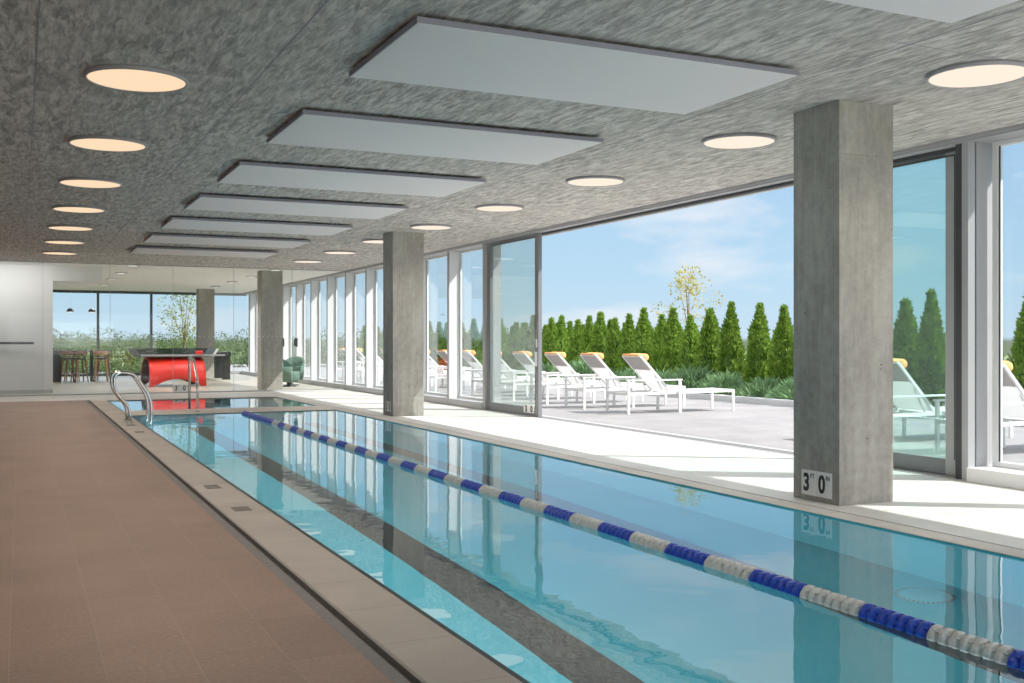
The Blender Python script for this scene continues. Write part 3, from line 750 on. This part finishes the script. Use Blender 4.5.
mb.add(vo, fs, True)
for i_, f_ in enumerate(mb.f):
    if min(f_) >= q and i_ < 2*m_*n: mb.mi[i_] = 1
mb.build('red_base', [M['red'], M['redin']], g)
B(-1.05, 1.10, -.62, .62, .86, .93).build('tray', M['black'], g, bevel=.01)
B(-1.0, 1.05, -.57, .57, .93, .935).build('playfield', M['slate'], g)
mb = MB().prism([(-1.03,.86), (-.93,.86), (-1.10,1.11), (-1.19,1.11)], 'y', -.62, .62); mb.build('end_board', M['black'], g)
mb = MB().prism([(.98,.86), (1.06,.86), (1.20,1.09), (1.13,1.09)], 'y', -.62, .62); mb.build('end_board', M['alulight'], g)
for s in (-1, 1): MB().prism([(-1.0,.93), (1.02,.93), (1.15,1.10), (-1.12,1.10)], 'y', s*.60-.006, s*.60+.006).build('side_glass', M['smoke'], g)
B(.52, .72, -.70, -.60, .93, 1.03).build('score_box', M['red'], g, bevel=.02)
B(-1.0, 1.38, -.64, -.60, .875, .925).build('edge_strip', M['alu'], g)
# black table behind
g = empty('black_table', (5.75, 37.0, 0)); tag(g, 'black table with thick square legs standing behind the red based game table', 'table')
B(-.85, .75, -.9, .9, .84, .94).build('table_top', M['black'], g, bevel=.006)
for sx in (-.68, .60):
    for sy in (-.75, .75): B(sx-.13, sx+.13, sy-.10, sy+.10, 0, .84).build('leg', M['black'], g)
# bar table, stools, pendants
g = empty('bar_table', (1.9, 36.6, 0)); tag(g, 'long dark bar table by the end windows with wooden stools around it', 'table')
B(-.95, .82, -.35, .35, .97, 1.02).build('table_top', M['black'], g, bevel=.004)
B(-.95, -.72, -.34, .34, 0, .97).build('end_panel', M['darkmull'], g)
MB().box(.18, .25, -.3, -.24, .0, .97).box(.18,.25,.24,.3,0,.97).build('leg', M['black'], g)
def stool(x, y, rz, seatm, label):
    e = empty('bar_stool', (x, y, 0), rz); tag(e, label, 'bar stool', 'wooden stools around the bar table')
    MB().lathe([(.15,.72),(.2,.735),(.2,.765),(.17,.78)], n=24).build('seat', M['black'], e)
    for sx, sy in ((-1,-1),(1,-1),(-1,1),(1,1)):
        MB().tube([(sx*.20, sy*.20, 0), (sx*.16, sy*.16, .5), (sx*.14, sy*.14, .74)], [.02,.026,.028], 8).build('leg', seatm, e)
    pts = [(.17*math.cos(a)*1.15, .17*math.sin(a)*1.15, 0) for a in [(-.15+1.3*k/12)*PI for k in range(13)]]
    mb = MB(); vs = []
    for k, p in enumerate(pts):
        for rr, z in ((1, .86), (1.0, 1.0), (1.18, 1.0), (1.18, .86)): vs.append((p[0]*rr, p[1]*rr, z))
    mb.add(vs, [(k*4+i, k*4+(i+1) % 4, (k+1)*4+(i+1) % 4, (k+1)*4+i) for k in range(12) for i in range(4)] + [(0,1,2,3), (51,50,49,48)], True)
    mb.build('back_rest', seatm, e)
    mb = MB()
    for a in (-.1, .35, .65, 1.1): mb.tube([(.16*math.cos(a*PI), .16*math.sin(a*PI), .76), (.21*math.cos(a*PI), .21*math.sin(a*PI), .95)], .012, 6)
    mb.build('back_spindle', seatm, e)
    MB().lathe([(.185,.25),(.195,.26),(.195,.27),(.185,.28)], n=24).build('foot_ring', M['steel'], e)
stool(1.36, 36.0, PI, M['wood'], 'wooden bar stool at the left end of the bar table')
stool(1.72, 35.95, PI+.3, M['wood'], 'wooden bar stool in the middle of the bar table, beside its black leg')
stool(2.36, 36.0, PI, M['woodb'], 'paler wooden bar stool at the right end of the bar table')
stool(1.55, 37.2, .1, M['woodb'], 'wooden bar stool on the window side of the bar table, left one')
stool(2.5, 37.2, .1, M['wood'], 'wooden bar stool on the window side of the bar table, right one')
for k, x in enumerate((1.47, 2.12)):
    e = empty('pendant_lamp', (x, 36.6, 2.26)); tag(e, 'small black dome pendant lamp over the bar table, %s one' % ('left', 'right')[k], 'pendant lamp', 'dome pendants over the bar')
    MB().lathe([(.11,0),(.105,.05),(.07,.10),(.02,.12)], n=24).build('shade', M['black'], e)
    MB().lathe([(.07,-.01),(.08,.0),(.08,.01)], n=20).build('bulb', M['diff_far'], e)
    MB().tube([(0,0,.12),(0,0,HC-2.26)], .0025, 6).build('cord', M['alulight'], e)
# green armchairs
def armchair(x, y, rz, label):
    e = empty('armchair', (x, y, 0), rz); tag(e, label, 'armchair', 'green tub armchairs')
    mb = MB(); n = 26; rings = []
    for k in range(n+1):
        a = (-.22+1.44*k/n)*PI      # open toward -y
        hgt = .58 + .28*max(0, math.sin(a))
        for rr, z in ((.33, .16), (.40, hgt*.98), (.375, hgt), (.32, hgt*.97), (.27, .40)):
            rings.append((rr*math.cos(a), rr*math.sin(a), z))
    mb.add(rings, [(k*5+i, k*5+i+1, (k+1)*5+i+1, (k+1)*5+i) for k in range(n) for i in range(4)] + [(k*5+4, k*5, (k+1)*5, (k+1)*5+4) for k in range(n)] + [(0,1,2,3,4), tuple(n*5+i for i in range(5))[::-1]], True)
    mb.build('shell', M['green'], e)
    MB().lathe([(.24,.14),(.30,.17),(.30,.40),(.27,.44)], (0,-.02,0), n=28).build('seat_cushion', M['green'], e)
    MB().lathe([(.24,0),(.24,.02),(.05,.035),(.05,.15)], n=24).build('base', M['black'], e)
armchair(6.98, 29.8, .9, 'sage green tub armchair right beside the third column, left of the two')
armchair(7.28, 30.7, -.7, 'sage green tub armchair by the lounge windows, right of the two')

# ------------------------------------------------------------------ world, sun, lamps
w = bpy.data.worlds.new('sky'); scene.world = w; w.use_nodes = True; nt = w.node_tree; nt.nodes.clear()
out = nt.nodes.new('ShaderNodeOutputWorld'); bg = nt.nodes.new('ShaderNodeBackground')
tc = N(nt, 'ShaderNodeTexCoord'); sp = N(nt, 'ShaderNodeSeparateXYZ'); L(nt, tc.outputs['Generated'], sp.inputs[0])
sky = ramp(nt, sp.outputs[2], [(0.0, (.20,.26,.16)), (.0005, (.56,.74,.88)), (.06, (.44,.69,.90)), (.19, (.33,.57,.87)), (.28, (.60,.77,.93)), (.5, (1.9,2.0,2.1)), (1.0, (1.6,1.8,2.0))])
mp = N(nt, 'ShaderNodeMapping'); mp.inputs['Scale'].default_value = (1, 1, 3.2); mp.inputs['Location'].default_value = (.3, .12, .05); L(nt, tc.outputs['Generated'], mp.inputs[0])
cl = noise(nt, mp.outputs[0], 5.2, 7, .52, .2)
cm = ramp(nt, cl, [(.535, 0.0), (.72, .75)])
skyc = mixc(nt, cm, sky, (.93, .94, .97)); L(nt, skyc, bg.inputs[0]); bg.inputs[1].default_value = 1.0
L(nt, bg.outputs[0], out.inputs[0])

sd = bpy.data.lights.new('sun', 'SUN'); sd.energy = 10.5; sd.angle = math.radians(.6); sd.color = (1.0, .95, .88)
so = bpy.data.objects.new('sun', sd); COL.objects.link(so)
dirn = Vector((.835, -.55, 1.02)).normalized(); so.rotation_euler = dirn.to_track_quat('Z', 'Y').to_euler()
# lamps inside the fixtures: soft fill
def area(name, loc, sx, sy, energy, col, rot=(0,0,0), spread=PI):
    a = bpy.data.lights.new(name, 'AREA'); a.shape = 'RECTANGLE'; a.size = sx; a.size_y = sy; a.energy = energy; a.color = col; a.spread = spread
    o = bpy.data.objects.new(name, a); COL.objects.link(o); o.location = loc; o.rotation_euler = rot; return o
for k in range(8):
    area('fixture_lamp', (.75, 5.24+2.72*k, HC-.06), .5, .5, 22, (1,.84,.68), spread=2.1) 
    area('fixture_lamp', (6.14, 5.27+2.72*k, HC-.06), .5, .5, 12, (1,.9,.8), spread=2.1)
# added underwater fill strip along the near side basin wall, brightening the pool
area('underwater_fill', (PX0+.02, 7.5, -.45), .3, 23, 175, (1.0,1.0,1.0), (0, -PI/2, 0))
for x, y in ((2.5,31),(2.5,37),(6.1,34),(5.2,30),(4.2,34),(1.6,39),(4.4,28.8)):
    area('lounge_fill', (x, y, 3.1 if x > .5 else 3.1), .5, .5, 30, (1,.95,.88), spread=2.3)  # extra fill added under the lounge ceiling to brighten the room
area('wall_fill', (-1.2, 27.75, 3.1), 3.6, .5, 34, (1,.98,.95), (.45, 0, 0))  # unseen fill added to brighten the white far wall
# added fill light behind the camera; no windows are modelled there
area('rear_fill_light', (3.2, YB+.2, 1.7), 7.5, 2.6, 300, (1,.98,.95), (PI/2+.5, 0, 0))

# ------------------------------------------------------------------ camera
cd = bpy.data.cameras.new('camera'); cd.sensor_width = 36; cd.lens = 1040/1024*36; cd.clip_end = 1000
co = bpy.data.objects.new('camera', cd); COL.objects.link(co); co.location = (0, 0, 1.3)
co.rotation_euler = (PI/2, 0, -math.atan2(492, 1040)); scene.camera = co
scene.view_settings.view_transform = 'Standard'; scene.view_settings.look = 'None'; scene.view_settings.exposure = 0; scene.view_settings.gamma = 1.22
cy = scene.cycles; cy.max_bounces = 12; cy.diffuse_bounces = 6; cy.glossy_bounces = 6; cy.transmission_bounces = 8; cy.transparent_max_bounces = 24
cy.sample_clamp_indirect = 6; cy.use_denoising = True; cy.caustics_reflective = False; cy.caustics_refractive = True
